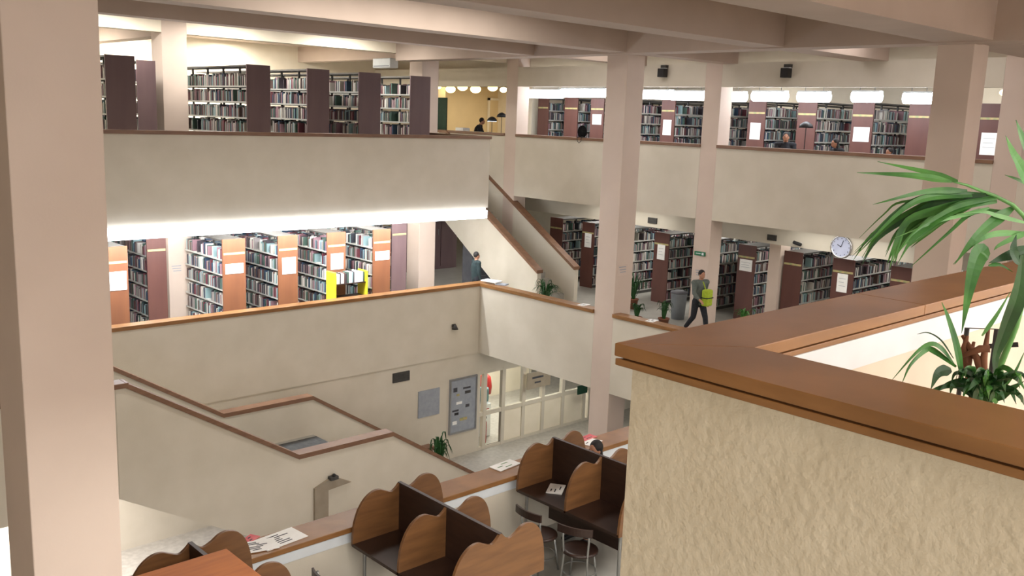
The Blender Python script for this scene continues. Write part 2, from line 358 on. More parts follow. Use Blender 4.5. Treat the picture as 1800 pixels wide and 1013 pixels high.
MB().prism(L2(capline([(18.58, -2.91), (24.75, .85), (25.1, .85)], .06)), 'x', 1.38, 1.62).build('handrail_cap', 'cap2', st)
flight(.3, 0, 6.1, 3.9, 22, .15, 1.45, 'y').build('flight', 'floor_mid', st)

# ------------------------------------------------------------------ bookcases
LEV = [.12, .47, .82, 1.17, 1.52, 1.87]
BS = MB()           # the uncounted mass of books
INDIV = []          # where the individual books go
def bookcase(label, loc, rz, Lg, H, W=.55, mat='panel', notice=None, strip=True, vis=-1, group=None, indiv=None, density=.93):
    t = thing('bookcase', label, 'bookcase', loc, rz, group)
    k = H/2.35
    MB().box(0, W, 0, .035, 0, H).build('end_panel', mat, t)
    MB().box(.02, W-.02, .04, Lg, 0, .1).build('plinth', 'post', t)
    for z in LEV:
        z *= k
        MB().box(0.01, W-.01, .04, Lg, z-.02, z+.015).build('shelf', 'shelf', t)
    s = MB(); s.box(0, W, .04, Lg, H-.05, H-.015); s.build('top_rail', 'post', t)
    s = MB(); nb = max(1, round(Lg/.92))
    for i in range(nb+1):
        y = .05+(Lg-.09)*i/nb; s.box(W/2-.02, W/2+.02, y-.02, y+.02, .1, H-.04)
    s.build('upright', 'post', t)
    if strip: MB().box(.02, W-.02, -.008, 0, H-.36, H-.31).build('label_strip', 'strip', t)
    if notice:
        x0, x1, z0, z1 = notice; p = MB().box(x0, x1, -.012, 0, z0, z1).build('notice', 'paper', t)
        s = MB(); hh = (z1-z0)
        for i in range(3): s.box(x0+.05, x1-.05-.04*(i % 2), -.014, -.0121, z1-hh*(.25+.2*i)-.008, z1-hh*(.25+.2*i))
        s.build('printed_line', 'grey', p)
    Rm = Matrix.Translation(Vector(loc)) @ Matrix.Rotation(rz, 4, 'Z')
    for side in (-1, 1):
        seen = side == vis
        for li, z in enumerate(LEV):
            z = z*k+.015; y = .06
            while y < Lg-.08:
                # gaps between runs of books
                if random.random() < (1-density)*.12: y += random.uniform(.1, .3); continue
                th = random.uniform(.02, .05) if seen else random.uniform(.05, .09)
                h = random.choice((.2, .22, .24, .26))*random.uniform(.95, 1.08)*min(1, k+.02)
                if li == len(LEV)-1 and random.random() < .04: y += .2
                d = random.uniform(.17, .21); e = random.uniform(.005, .03)
                x0, x1 = (e, e+d) if side < 0 else (W-e-d, W-e)
                if indiv and seen and li in indiv and y < 1.0:
                    if y+th > .99: y = 1.0; continue
                    INDIV.append((Rm, x0, y, z, d, th-.003, h, indiv[li]))
                else:
                    BS.box(x0, x1, y, y+th-.003, z, z+h, Rm)
                y += th
    return t
RZ = -math.pi/2
# middle left level: end panels toward the void
nt_l = {'a': (.06, .5, 1.55, 1.78), 'b': (.1, .46, 1.42, 1.82)}
ml = [(6.85, 19.8, .5, 'b', 'leftmost bookcase under the light strip, half hidden by the foreground column'),
      (8.27, 21.1, .45, None, 'reddish bookcase just left of the pale middle-level column'),
      (9.48, 19.8, .56, 'a', 'bookcase right of the pale column with a wide white notice'),
      (10.88, 19.8, .52, 'b', 'bookcase under the light strip with a tall notice, second right of the pale column'),
      (12.22, 19.8, .53, 'b', 'bookcase directly behind the yellow book cart'),
      (13.58, 19.8, .54, 'a', 'bookcase right of the yellow book cart with a high notice'),
      (14.95, 20.9, .5, None, 'dark bookcase without notice beside the stair column')]
shelfname = {5: 'top', 4: 'second', 3: 'third', 2: 'fourth', 1: 'fifth'}
for i, (x, y, W, nt_, lab) in enumerate(ml):
    ind = None
    if i in (2, 3, 4, 5):
        ind = {l: (l, ['', '', 'just right of the pale column', 'with the tall notice, next along', 'behind the yellow book cart', 'beside the stair column'][i]) for l in (5, 4, 3, 2, 1)}
    bookcase(lab, (x, y, MZ), 0, 2.05 if i == 2 else 6.0, 2.35, W, {1: 'panel_right', 6: 'panel_dark'}.get(i, 'panel'), nt_l.get(nt_), True, -1, 'bookcases of the middle left stacks', ind)
ul = [(7.05, 19.8, .6, 5.2, 'upper left bookcase next to the foreground column'),
      (8.27, 21.3, .42, 5.2, 'set-back upper bookcase left of the first balcony column'),
      (10.14, 19.8, .58, 6, 'upper bookcase with a wide dark end panel, first right of the balcony column'),
      (11.68, 19.8, .6, 6, 'upper bookcase, second right of the balcony column'),
      (13.12, 19.8, .64, 6, 'upper bookcase, third right of the balcony column'),
      (14.69, 19.8, .64, 6, 'upper bookcase at the right end, overlapping the far column')]
for x, y, W, Lg, lab in ul:
    bookcase(lab, (x, y, UZ), 0, Lg, 2.37, W, 'panel_dark', None, False, -1, 'bookcases of the upper left stacks', None, .8)
mr = [(21.22, .56, None, 'dark middle right bookcase seen over the stair rail'), (19.81, .52, (.14, .42, 1.3, 1.75), 'middle right bookcase left of the central column with a narrow notice'),
      (18.35, .52, None, 'middle right bookcase hidden behind the central column'),
      (16.83, .55, (.14, .42, 1.3, 1.75), 'middle right bookcase left of the green exit sign with a tall notice'), (15.4, .52, None, 'middle right bookcase behind the exit sign column'),
      (13.89, .55, (.08, .47, 1.38, 1.7), 'middle right bookcase right of the walking person with a wide notice'),
      (12.48, .54, None, 'plain dark bookcase right of the pale pier'), (11.04, .58, (.16, .44, 1.25, 1.72), 'bookcase below the wall clock'),
      (9.6, .5, None, 'bookcase half hidden by palm leaf tips'), (8.15, .5, None, 'bookcase beyond the near cap, right of the palm leaf tips')]
for y, W, nt_, lab in mr:
    bookcase(lab, (22.0, y+W, MZ), RZ, 5.5, 2.1, W, 'panel_right', nt_, True, 1, 'bookcases of the middle right stacks')
ur = [(22.6, .5, None, 'upper right bookcase beside the white end wall'), (21.25, .6, None, 'second upper right bookcase, behind the black fan'), (20.12, .56, (.1, .48, 1.28, 1.6), 'upper right bookcase left of the central column with a square notice'),
      (18.8, .5, None, 'upper right bookcase hidden by the central column'),
      (17.32, .5, (.1, .4, 1.05, 1.5), 'upper right bookcase right of the central column with a tall notice'), (15.8, .5, None, 'upper right bookcase left of the second column'),
      (14.26, .54, (.1, .42, 1.05, 1.5), 'upper right bookcase right of the second column with a tall notice'), (12.75, .54, None, 'upper right bookcase behind the desk lamp and seated person'),
      (11.2, .56, (.08, .5, 1.12, 1.48), 'upper right bookcase with a wide pink-white notice'), (9.8, .52, None, 'upper right bookcase beside the tall right column'),
      (8.2, .5, (.12, .48, .95, 1.45), 'upper right bookcase seen right of the tall right column')]
for y, W, nt_, lab in ur:
    bookcase(lab, (22.5, y+W, UZ), RZ, 5.5, 2.1, W, 'panel_right', nt_, True, 1, 'bookcases of the upper right stacks')
bo = BS.build('library_books', 'books'); tag(bo, 'rows of library books filling every bookcase', 'books', None, 'stuff')
# the nearest shelf bays: one object per book
sizes = {}
cnt = 0
nshelf = {}
random.shuffle(INDIV)
keep, rest = INDIV[:300], INDIV[300:]
for (Rm, x0, y, z, d, th, h, (lv, where)) in rest:
    pass
for (Rm, x0, y, z, d, th, h, (lv, where)) in INDIV:
    if cnt >= 300: break
    key = (round(th/.01), round(h/.03))
    if key not in sizes:
        s = MB(); tt, hh = key[0]*.01-.002, key[1]*.03
        s.box(0, .19, 0, tt, 0, hh)
        me = bpy.data.meshes.new('book'); me.from_pydata(s.v, [], s.f); me.materials.append(M['book']); sizes[key] = me
    o = bpy.data.objects.new('book', sizes[key]); COL.objects.link(o); o.location = Rm @ Vector((x0, y, z))
    lab = 'library book upright on the %s shelf of the bookcase %s' % (shelfname[lv], where)
    tag(o, lab, 'book', 'books on the %s shelf, bookcase %s' % (shelfname[lv], where)); cnt += 1
if rest:
    s = MB()
    for (Rm, x0, y, z, d, th, h, q) in rest: s.box(x0, x0+d, y, y+th, z, z+h, Rm)
    me = bo.data; k = len(BS.v)
    me2 = bpy.data.meshes.new('library_books'); me2.from_pydata(BS.v+s.v, [], BS.f+[tuple(i+k for i in f) for f in s.f]); me2.materials.append(M['books']); bo.data = me2

# ------------------------------------------------------------------ luminaires
def at_obj(name, label, cat, group=None, loc=(0, 0, 0)): return thing(name, label, cat, loc, 0, group)
for i in range(8):
    x0 = 5.6+i*1.35
    t = at_obj('strip_light', 'fluorescent strip light under the upper left balcony edge', 'light', 'strip lights under the upper left balcony', (x0, 18.64, -1.05))
    MB().box(0, 1.33, .02, .1, 0, .065).build('housing', 'white', t); MB().box(.0, 1.34, -.04, .1, -.2, -.001).build('diffuser', 'strip_light', t)
urow = [(932, 988, 165), (990, 1067, 163), (1125, 1180, 166), (1182, 1240, 168), (1288, 1310, 170), (1325, 1382, 169), (1405, 1457, 170), (1500, 1548, 170), (1590, 1640, 172)]
for i, (a, b_, y) in enumerate(urow):
    A = PX(a, y, 20.8); B = PX(b_, y, 20.8); L_ = A.y-B.y
    t = at_obj('hanging_tube_light', 'white fluorescent luminaire hanging in the upper right opening', 'light', 'tube lights of the upper right stacks', (20.8, B.y, A.z))
    MB().box(-.1, .1, 0, L_, .1, .14).build('housing', 'white', t)
    MB().tube([(0, .0, 0), (0, L_, 0)], .13, 14).build('tube', 'tube', t, True)
    s = MB(); [s.tube([(0, q, .12), (0, q, 3.5-A.z)], .008, 6) for q in (.15, L_-.15)]; s.build('hanger', 'alu', t)
for i, (x, y, r) in enumerate([(771, 153, .1), (792, 157, .19), (813, 153, .2), (836, 157, .21), (866, 154, .2), (885, 158, .15)]):
    p = PY(x, y, 28.6)
    t = at_obj('globe_pendant', 'glowing round pendant lamp in the yellow reading room', 'light', 'globe lamps of the reading room', p)
    MB().ball((0, 0, 0), r, r, r*.72).build('globe', 'globe', t, True); MB().tube([(0, 0, r*.6), (0, 0, 3.5-p.z)], .01, 6).build('cord', 'black', t)
p = PX(1775, 163, 20.9)
t = at_obj('globe_pendant', 'warm round lamp at the upper right edge beside the last column', 'light', None, p)
MB().ball((0, 0, 0), .16, .2, .09).build('globe', 'globe', t, True); MB().tube([(0, 0, .07), (0, 0, 3.5-p.z)], .01, 6).build('cord', 'black', t)
p = PX(712, 104, 16.6)
t = at_obj('air_unit', 'white box unit fixed high beside the far left column', 'air conditioner', None, (16.75, 23.2, 2.72))
MB().box(-.3, 0, 0, .9, 0, .28).build('casing', 'white', t, bevel=.02); MB().box(-.302, -.28, .05, .85, .04, .07).build('grille', 'grey', t)

# ------------------------------------------------------------------ wall fittings
def wallbox(name, label, cat, a, b_, plane, pl, mat, depth=.03, rim=None, group=None, slats=0):
    f = {'x': PX, 'y': PY}[plane]; A, B = f(a[0], a[1], pl), f(b_[0], b_[1], pl)
    h0, h1 = sorted((A.z, B.z)); l0, l1 = sorted((A.y, B.y)) if plane == 'x' else sorted((A.x, B.x))
    t = thing(name, label, cat, (pl, l0, h0) if plane == 'x' else (l0, pl, h0), 0, group)
    W_, H_ = l1-l0, h1-h0
    def bx(s, u0, u1, v0, v1, d0, d1):
        if plane == 'x': return s.box(-d1, -d0, u0, u1, v0, v1)
        return s.box(u0, u1, -d1, -d0, v0, v1)
    bx(MB(), 0, W_, 0, H_, 0, depth).build('panel', mat, t)
    if rim:
        s = MB(); r = .04
        for q in ((0, W_, 0, r), (0, W_, H_-r, H_), (0, r, r, H_-r), (W_-r, W_, r, H_-r)): bx(s, *q, depth, depth+.025)
        s.build('frame', rim, t)
    if slats:
        s = MB()
        for i in range(slats): bx(s, .02, W_-.02, H_*(i+.3)/slats, H_*(i+.6)/slats, depth, depth+.01)
        s.build('louvre', 'darkgrey', t)
    return t, W_, H_, bx, depth
wallbox('air_vent', 'dark air vent high on the ground floor wall left of the grey board', 'vent', (690, 657), (719, 668), 'y', 18.7, 'darkgrey', slats=4)
wallbox('pinboard', 'plain grey pinboard left of the framed notice board', 'noticeboard', (735, 689), (771, 727), 'y', 18.7, 'grey')
t, W_, H_, bx, d = wallbox('noticeboard', 'tall framed grey notice board with pinned sheets near the glass partition', 'noticeboard', (790, 668), (835, 753), 'y', 18.7, 'grey', rim='alu')
for (u, v, w_, h_, mt_) in [(.2, .8, .13, .12, 'ink'), (.62, .8, .26, .05, 'ink'), (.66, .72, .2, .08, 'darkgrey'), (.3, .7, .1, .06, 'strip'), (.22, .42, .22, .05, 'ink'), (.26, .36, .14, .07, 'black'), (.66, .47, .13, .08, 'ink'), (.52, .24, .26, .08, 'strip'), (.2, .2, .15, .1, 'paper'), (.35, .55, .2, .07, 'paper')]:
    bx(MB(), u*W_-w_/2, u*W_+w_/2, v*H_-h_/2, v*H_+h_/2, d, d+.006).build('pinned_sheet', mt_, t)
t, W_, H_, bx, d = wallbox('hanging_sign', 'brown-grey sign board hanging in front of the glass partition', 'sign', (926, 657), (966, 676), 'y', 18.5, 'brown_sign')
s = MB(); bx(s, .2, W_-.3, H_*.6, H_*.72, d, d+.004); bx(s, .3, W_-.4, H_*.3, H_*.4, d, d+.004); s.build('lettering', 'ink', t)
s = MB(); s.tube([(.1, -.015, H_), (.1, -.015, H_+.7)], .01, 6); s.tube([(W_-.1, -.015, H_), (W_-.1, -.015, H_+.7)], .01, 6); s.build('hanger', 'alu', t)
wallbox('exit_sign', 'dark green exit sign under the middle right band beside the central column', 'sign', (1015, 679), (1031, 690), 'y', 18.3, 'dark_green')
t, W_, H_, bx, d = wallbox('exit_sign', 'bright green exit sign on the column left of the walking person', 'sign', (1222, 441), (1240, 451), 'x', 19.9, 'green_sign')
s = MB(); bx(s, W_*.12, W_*.3, H_*.2, H_*.8, d, d+.004); bx(s, W_*.4, W_*.85, H_*.42, H_*.6, d, d+.004); s.build('pictogram', 'white', t)
for k, (q, lab) in enumerate([((1147, 388), 'square vent above the middle right stacks, nearest the central column'), ((1357, 418), 'square vent on the lintel wall left of the clock')]):
    wallbox('air_vent', lab, 'vent', (q[0]-7, q[1]-6), (q[0]+8, q[1]+6), 'x', 21.6, 'darkgrey', slats=3)
for q, lab in [((1170, 128), 'black loudspeaker on the upper lintel right of the central column'), ((1387, 128), 'black loudspeaker on the upper lintel above the seated person')]:
    p = PX(q[0], q[1], 19.9); t = thing('loudspeaker', lab, 'loudspeaker', p)
    MB().box(-.22, -.04, -.1, .1, -.12, .1).build('cabinet', 'black', t, bevel=.01); MB().box(-.14, -.06, -.09, .09, .1, .115).build('top_plate', 'white', t); MB().box(-.12, 0, -.08, .08, .115, .19).build('bracket', 'darkgrey', t)
# clock
p = PX(1480, 434, 21.6); t = thing('wall_clock', 'round wall clock with chrome rim above the middle right bookcases', 'clock', p)
TX = Matrix.Rotation(-math.pi/2, 3, 'Y')
MB().lathe([(.27, 0), (.29, .02), (.28, .06), (.25, .065), (.25, .03)], (0, 0, 0), 32, TX).build('rim', 'chrome', t, True)
MB().lathe([(.25, .02), (.25, .04)], (0, 0, 0), 32, TX).build('face', 'clock', t)
s = MB()
for i in range(12):
    a = math.pi*i/6; s.box(-.046, -.041, .21*math.sin(a)-.008, .21*math.sin(a)+.008, .21*math.cos(a)-.012, .21*math.cos(a)+.012)
s.build('hour_mark', 'ink', t)
s = MB(); s.tube([(-.05, 0, 0), (-.05, .1, .05)], .008, 6); s.build('hour_hand', 'black', t); s = MB(); s.tube([(-.052, 0, 0), (-.052, -.05, .16)], .006, 6); s.build('minute_hand', 'black', t)
# camera on the lintel wall
p = PX(1408, 428, 21.6); t = thing('security_camera', 'small dark security camera left of the wall clock', 'camera', p)
MB().tube([(0, 0, 0), (-.12, 0, 0)], .02, 8).build('bracket', 'white', t); MB().tube([(-.12, .14, .02), (-.14, -.08, -.02)], .045, 12).build('housing', 'black', t)
p = PY(797, 573, YL); t = thing('wall_spotlight', 'small dark spotlight fixed to the middle left band near the corner', 'lamp', p)
MB().box(-.06, .06, -.03, 0, -.03, .05).build('mount', 'darkgrey', t); MB().lathe([(.03, 0), (.09, -.12), (.085, -.12)], (0, -.07, .04), 16).build('hood', 'darkgrey', t, True)
p = PY(583, 838, 14.74); t = thing('wall_sensor', 'small dark device with its shadow modelled on the stair side above the carrels', 'device', p)
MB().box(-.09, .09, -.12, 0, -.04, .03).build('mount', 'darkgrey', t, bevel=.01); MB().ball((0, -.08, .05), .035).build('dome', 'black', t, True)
MB().prism([(-.4, -.14), (-.08, -.02), (.08, -.02), (.42, -.2), (-.1, -.24), (-.1, -1.4), (-.4, -1.4)], 'y', -.05, 0).build('casing', 'brown_sign', t)  # the device's cast shadow, built as a darker raised shape
# small text notices on columns
for (x, y, pl, c, lab) in [(310, 472, 'y', 21.9, 'two faint printed lines on the pale column of the middle left stacks'), (1229, 480, 'x', 19.9, 'small printed notice below the green exit sign'), (1094, 474, 'y', 13.9, 'faint notice on the central column')]:
    p = PY(x, y, c) if pl == 'y' else PX(x, y, c)
    t = thing('column_notice', lab, 'notice', p); s = MB(); s2 = MB()
    if pl == 'y':
        s.box(-.17, .17, -.004, 0, -.14, .12)
        for i in range(3): s2.box(-.12+.02*i, .12, -.006, -.004, .05-.06*i, .07-.06*i)
    else:
        s.box(-.004, 0, -.17, .17, -.14, .12)
        for i in range(3): s2.box(-.006, -.004, -.12, .12-.02*i, .05-.06*i, .07-.06*i)
    s.build('sheet', 'column', t); s2.build('printed_line', 'grey', t)

# ------------------------------------------------------------------ glazed partition
t = thing('glazed_partition', 'cream framed glass partition on the ground floor', 'partition', (16.35, 18.7, GZ))
t['kind'] = 'structure'
xs = [0, .25, .95, 1.75, 2.55, 3.4, 4.35, 4.6]
s = MB()
for x in xs: s.box(x-.05 if x else 0, x+.07, 0, .12, 0, 2.3)
s.box(.01, 4.59, .01, .11, 0, .08); s.box(.01, 4.59, .01, .11, .98, 1.1); s.box(.01, 4.59, .01, .11, 2.2, 2.295)
s.build('frame', 'plaster', t)
for i in range(1, 6):
    MB().box(xs[i]+.07, xs[i+1]-.05, .05, .06, 1.1, 2.2).build('pane', 'glass', t)
    MB().box(xs[i]+.07, xs[i+1]-.05, .04, .07, .08, .98).build('lower_panel' if i > 1 else 'pane', 'offwhite' if i > 1 else 'glass', t)
t = thing('water_cooler', 'teal bottled water cooler behind the partition glass', 'water cooler', (17.35, 19.6, GZ))
MB().box(-.16, .16, -.16, .16, 0, 1.0).build('body', 'white', t, bevel=.02); MB().lathe([(.05, 1.0), (.14, 1.06), (.15, 1.12), (.15, 1.4), (.13, 1.45)], (0, 0, 0), 20).build('bottle', 'teal', t, True)
MB().box(-.05, .05, -.2, -.16, .78, .86).build('tap', 'red', t)
t = thing('fire_extinguisher', 'red fire extinguisher standing behind the lowest pane', 'fire extinguisher', (16.95, 19.1, GZ))
MB().lathe([(.06, 0), (.075, .02), (.075, .62), (.04, .7), (.02, .74)], (0, 0, 0), 16).build('cylinder', 'red', t, True); MB().box(-.03, .03, -.07, .03, .74, .8).build('handle', 'black', t)
t = thing('coat_rack', 'red garment hanging on a stand behind the partition', 'coat stand', (18.0, 20.3, GZ))
s = MB(); s.tube([(0, 0, 0), (0, 0, 1.75)], .02, 8); [s.tube([(0, 0, .04), (.25*math.cos(a), .25*math.sin(a), .01)], .015, 6) for a in (0, 2.1, 4.2)]; s.build('stand', 'darkgrey', t)
MB().lathe([(.2, 1.0), (.22, 1.2), (.18, 1.5), (.05, 1.62)], (0, 0, 0), 12).build('garment', 'red', t, True)

# ------------------------------------------------------------------ study carrels
def divider(w_=.62):
    pts = [(-w_, -.03), (-w_, .06), (-.6, .22), (-.55, .36), (-.47, .47), (-.37, .53), (-.28, .535), (-.2, .5), (-.12, .47), (-.06, .5), (0, .55),
           (.06, .5), (.12, .47), (.2, .5), (.28, .55), (.37, .56), (.47, .52), (.55, .42), (.6, .26), (w_, .08), (w_, -.03)]
    return pts
def smooth2(P, k=5):
    out = []; n_ = len(P)
    for i in range(n_-1):
        a, b_, c, d = P[max(i-1, 0)], P[i], P[i+1], P[min(i+2, n_-1)]
        for j in range(k):
            t_ = j/k; out.append(tuple(.5*(2*b_[q]+(c[q]-a[q])*t_+(2*a[q]-5*b_[q]+4*c[q]-d[q])*t_**2+(3*b_[q]-a[q]-3*c[q]+d[q])*t_**3) for q in (0, 1)))
    return out+[P[-1]]
def carrel(label, x, ys, zt=.75):
    y1 = ys[0]; Lg = ys[0]-ys[-1]
    t = thing('study_carrel', label, 'study carrel', (x, y1, MZ), 0, 'double-sided study carrels by the low parapet')
    for sd in (-1, 1):
        MB().box(*sorted((sd*.02, sd*.62)), -Lg, 0, zt-.035, zt).build('desktop', 'darkwood', t)
    MB().box(-.02, .02, -Lg-.01, .01, .2, zt+.55).build('spine', 'darkwood', t)
    for yy in ys:
        MB().prism([(a, b_+zt) for a, b_ in [divider()[0]]+smooth2(divider()[1:-1])+[divider()[-1]]], 'y', yy-y1-.018, yy-y1+.018).build('divider', 'carrel', t, bevel=.004)
    for a in (-.5, .5):
        for yy in (-.06, -Lg+.06): MB().tube([(a, yy, 0), (a, yy, zt-.035)], .02, 8).build('leg', 'metal', t)
    return t
carrel('double carrel in the middle of the row with wavy dividers', 5.82, [7.93, 7.1, 6.27])
carrel('double carrel beside the near rough wall with an open book on its desk', 8.24, [7.93, 7.1, 6.27])
carrel('double carrel at the lower left behind the orange cabinet', 3.42, [7.93, 7.1, 6.27])
# low wooden cabinet at the lower left
p = PZ(396, 967, -2.42); t = thing('wooden_cabinet', 'orange-brown wooden cabinet top at the bottom left below the carrel', 'cabinet', (p.x-.9, p.y-1.05, MZ))
MB().box(0, .9, 0, 1.05, 0, 1.44).build('body', 'carrel', t, bevel=.005); MB().box(-.02, .92, -.02, 1.07, 1.44, 1.48).build('top', 'orange_wood', t, bevel=.004)
MB().box(.905, .92, .1, .95, .2, 1.3).build('door', 'orange_wood', t)
# chairs
def chair(label, x, y, rz, back='arc'):
    t = thing('study_chair', label, 'chair', (x, y, MZ), rz, 'chairs at the carrels')
    MB().lathe([(.02, .42), (.19, .42), (.215, .435), (.21, .46), (.17, .465), (.02, .455)], (0, 0, 0), 28).build('seat', 'darkwood', t, True)
    for a in (0, 1, 2, 3):
        th = math.pi/4+a*math.pi/2; c_, s_ = math.cos(th), math.sin(th)
        if a in (1, 2): MB().tube([(.24*c_, .24*s_, 0), (.2*c_, .2*s_, .42), (.22*c_, .22*s_, .62), (.25*c_, .22*s_, .78)], .013, 8).build('leg', 'metal', t, True)
        else: MB().tube([(.24*c_, .24*s_, 0), (.17*c_, .17*s_, .43)], .013, 8).build('leg', 'metal', t, True)
    k = MB(); pts = [(-.2+.06*abs(q)**2/.04*0-.04*(1-(q/.21)**2), q, .76) for q in [(-.21+.42*i/10) for i in range(11)]]
    for dz in (0,): 
        n0 = len(k.v)
        for (a, b_, c_) in pts:
            for (dx, dz2) in ((-.012, -.045), (.012, -.045), (.012, .045), (-.012, .045)): k.v.append((a+dx, b_, c_+dz2))
        for i in range(len(pts)-1):
            for j in range(4): k.f.append((n0+i*4+j, n0+i*4+(j+1) % 4, n0+(i+1)*4+(j+1) % 4, n0+(i+1)*4+j))
        k.f.append((n0+3, n0+2, n0+1, n0)); e = n0+(len(pts)-1)*4; k.f.append((e, e+1, e+2, e+3))
    k.build('backrest', 'darkwood', t)
    MB().tube([(.2*math.cos(q*math.pi/12), .2*math.sin(q*math.pi/12), .2) for q in range(25)], .008, 6).build('ring_brace', 'metal', t)
    return t
chair('chair with curved dark back left of the middle carrel', 4.74, 7.42, 0)
chair('round-seated chair at the far bay of the carrel by the rough wall', 7.42, 7.3, 0)
chair('round-seated chair at the near bay of the carrel by the rough wall', 7.5, 6.72, .4)
chair('chair cut off by the bottom edge beside the rough wall', 7.45, 5.75, 2.8)

# ------------------------------------------------------------------ papers, newspapers
def sheet(name, label, cat, p, w_, h_, rz, mat='paper', th=.004, lines=4, group=None, ink='ink'):
    t = thing(name, label, cat, p, rz, group)
    MB().box(-w_/2, w_/2, -h_/2, h_/2, 0, th).build('sheet', mat, t)
    s = MB()
    for i in range(lines):
        a = random.uniform(-.4, 0)*w_; y = h_*(-.38+.76*(i+.5)/lines); s.box(a, a+random.uniform(.2, .4)*w_, y-.008, y+.008, th, th+.001)
    if lines: s.build('printed_line', ink, t)
    return t
sheet('newspaper', 'open newspaper lying on the oak cap left of the middle carrel', 'newspaper', PZ(492, 948, -2.998), .5, .3, .1, lines=6)
sheet('newspaper', 'folded newspaper on the cap next to the lower left carrel hump', 'newspaper', PZ(455, 960, -2.992), .36, .26, -.25, lines=6)
sheet('leaflet', 'pink and white leaflet behind the lower left carrel', 'paper', PZ(441, 947, -2.998), .16, .12, .5, 'pinkpaper', lines=2)
sheet('magazine', 'green and white magazine on the cap end beside the right carrel', 'magazine', PZ(888, 819, -2.998), .4, .2, .1, 'paper', .01, 3, None, 'leaf')
sheet('open_book', 'open white book lying on the far desk of the right carrel', 'book', (8.0, 7.62, MZ+.752), .3, .2, .6, 'paper', .012, 3)
sheet('papers', 'loose white sheets on the cap behind the right carrel spine', 'paper', PZ(1040, 778, -2.998), .3, .2, .3, 'paper', .004, 2)
sheet('leaflet', 'red printed leaflet on the cap behind the right carrel', 'paper', PZ(1032, 770, -2.998), .3, .14, .1, 'pinkpaper', .005, 2)
sheet('papers', 'bright sheet of paper on the middle right cap just right of the central column', 'paper', PZ(1146, 564, -2.998), .3, .2, .2)
sheet('papers', 'bright sheet of paper on the middle right cap just left of the central column', 'paper', PZ(1026, 536, -2.998), .3, .2, .2)
t = sheet('papers', 'stack of papers on the corner of the middle balcony cap', 'paper', PZ(864, 495, -2.95), .3, .5, .2, 'paper', .03)
sheet('folder', 'grey folder on the middle cap right of the corner papers', 'folder', PZ(882, 501, -2.998), .22, .3, .4, 'grey', .03, 0)

# ------------------------------------------------------------------ book cart
p = Vector((12.15, 19.35, MZ)); t = thing('book_cart', 'yellow-ended book cart behind the middle left parapet', 'book cart', p)
for x in (0, .92): MB().box(x, x+.06, 0, .4, .15, 1.42 if x == 0 else 1.4).build('end_panel', 'yellow', t, bevel=.02)
for z in (.3, .75, 1.1): MB().box(.06, .92, .02, .38, z, z+.02).build('shelf', 'darkwood', t)
MB().box(.06, .92, .3, .32, 1.12, 1.3).build('back_board', 'darkwood', t)
for x in (.08, .86):
    for y in (.05, .35): MB().tube([(x, y-.02, .06), (x, y+.02, .06)], .06, 12).build('wheel', 'black', t); 
MB().box(.05, .93, .03, .37, .12, .16).build('frame', 'black', t)
x = .1
while x < .88:
    th = random.uniform(.03, .06); h = random.uniform(.22, .3)
    o = MB().box(0, th-.004, 0, .2, 0, h).build('cart_book', 'paper' if random.random() < .5 else 'book'); o.location = p+Vector((x, .06, 1.122))
    tag(o, 'pale book standing on the top shelf of the yellow cart', 'book', 'books on the yellow cart'); x += th
t = thing('filing_cabinet', 'grey cabinet in the dark space under the upper stair', 'cabinet', (19.0, 22.2, MZ))
MB().box(0, .85, 0, .5, 0, 1.35).build('body', 'binl', t, bevel=.01)
for i in range(3): d = MB().box(.03, .82, -.02, 0, .08+.42*i, .46+.42*i).build('drawer', 'binl', t); MB().box(.3, .55, -.035, -.02, .28+.42*i, .3+.42*i).build('handle', 'alu', d)
t = thing('tall_cupboard', 'tall dark cupboard in the shadow behind the upper stair', 'cupboard', (18.7, 25.3, MZ))
MB().box(0, 2.2, 0, .6, 0, 2.9).build('body', 'panel_dark', t, bevel=.01)
for i in range(3): d = MB().box(.02+.73*i, .71+.73*i, -.02, 0, .1, 2.8).build('door', 'panel_dark', t); MB().box(.6+.73*i, .62+.73*i, -.04, -.02, 1.2, 1.4).build('handle', 'alu', d)
# bin
p = PZ(1198, 572, MZ); t = thing('litter_bin', 'grey litter bin left of the walking person', 'bin', (20.6, 15.3, MZ))
MB().lathe([(.18, 0), (.22, .7), (.23, .72), (.2, .72), (.17, .05)], (0, 0, 0), 20).build('bin_body', 'bin', t, True); MB().lathe([(.235, .72), (.24, .76), (.12, .8), (.02, .8)], (0, 0, 0), 20).build('lid', 'binl', t, True)

# ------------------------------------------------------------------ plants
def blade(pts, w_, face, fold=.25, nseg=14):
    """a tapering folded leaf along a curve, with real width across the viewing side"""
    P = [Vector(p) for p in pts]; P = [P[0]*2-P[1]]+P+[P[-1]*2-P[-2]]
    C = []
    m_ = len(P)-3
    for i in range(m_):
        for k in range(nseg//m_+1):
            t_ = k/(nseg//m_+1); a, b_, c, d = P[i:i+4]
            C.append(.5*((2*b_)+(c-a)*t_+(2*a-5*b_+4*c-d)*t_**2+(3*b_-a-3*c+d)*t_**3))
    C.append(P[-2]); N = len(C); vs = []; fs = []
    for i, c in enumerate(C):
        t_ = (C[min(i+1, N-1)]-C[max(i-1, 0)]).normalized(); u = i/(N-1)
        ww = w_*min(1, (u*3+.3))*(1-u**1.6)*.6+.0004
        sd = t_.cross(face).normalized(); nn = sd.cross(t_).normalized()
        vs += [c-sd*ww+nn*ww*fold, c-nn*.0006, c+sd*ww+nn*ww*fold, c+nn*.0012]
    for i in range(N-1):
        for j in range(4): fs.append((i*4+j, i*4+(j+1) % 4, (i+1)*4+(j+1) % 4, (i+1)*4+j))
    return vs, fs
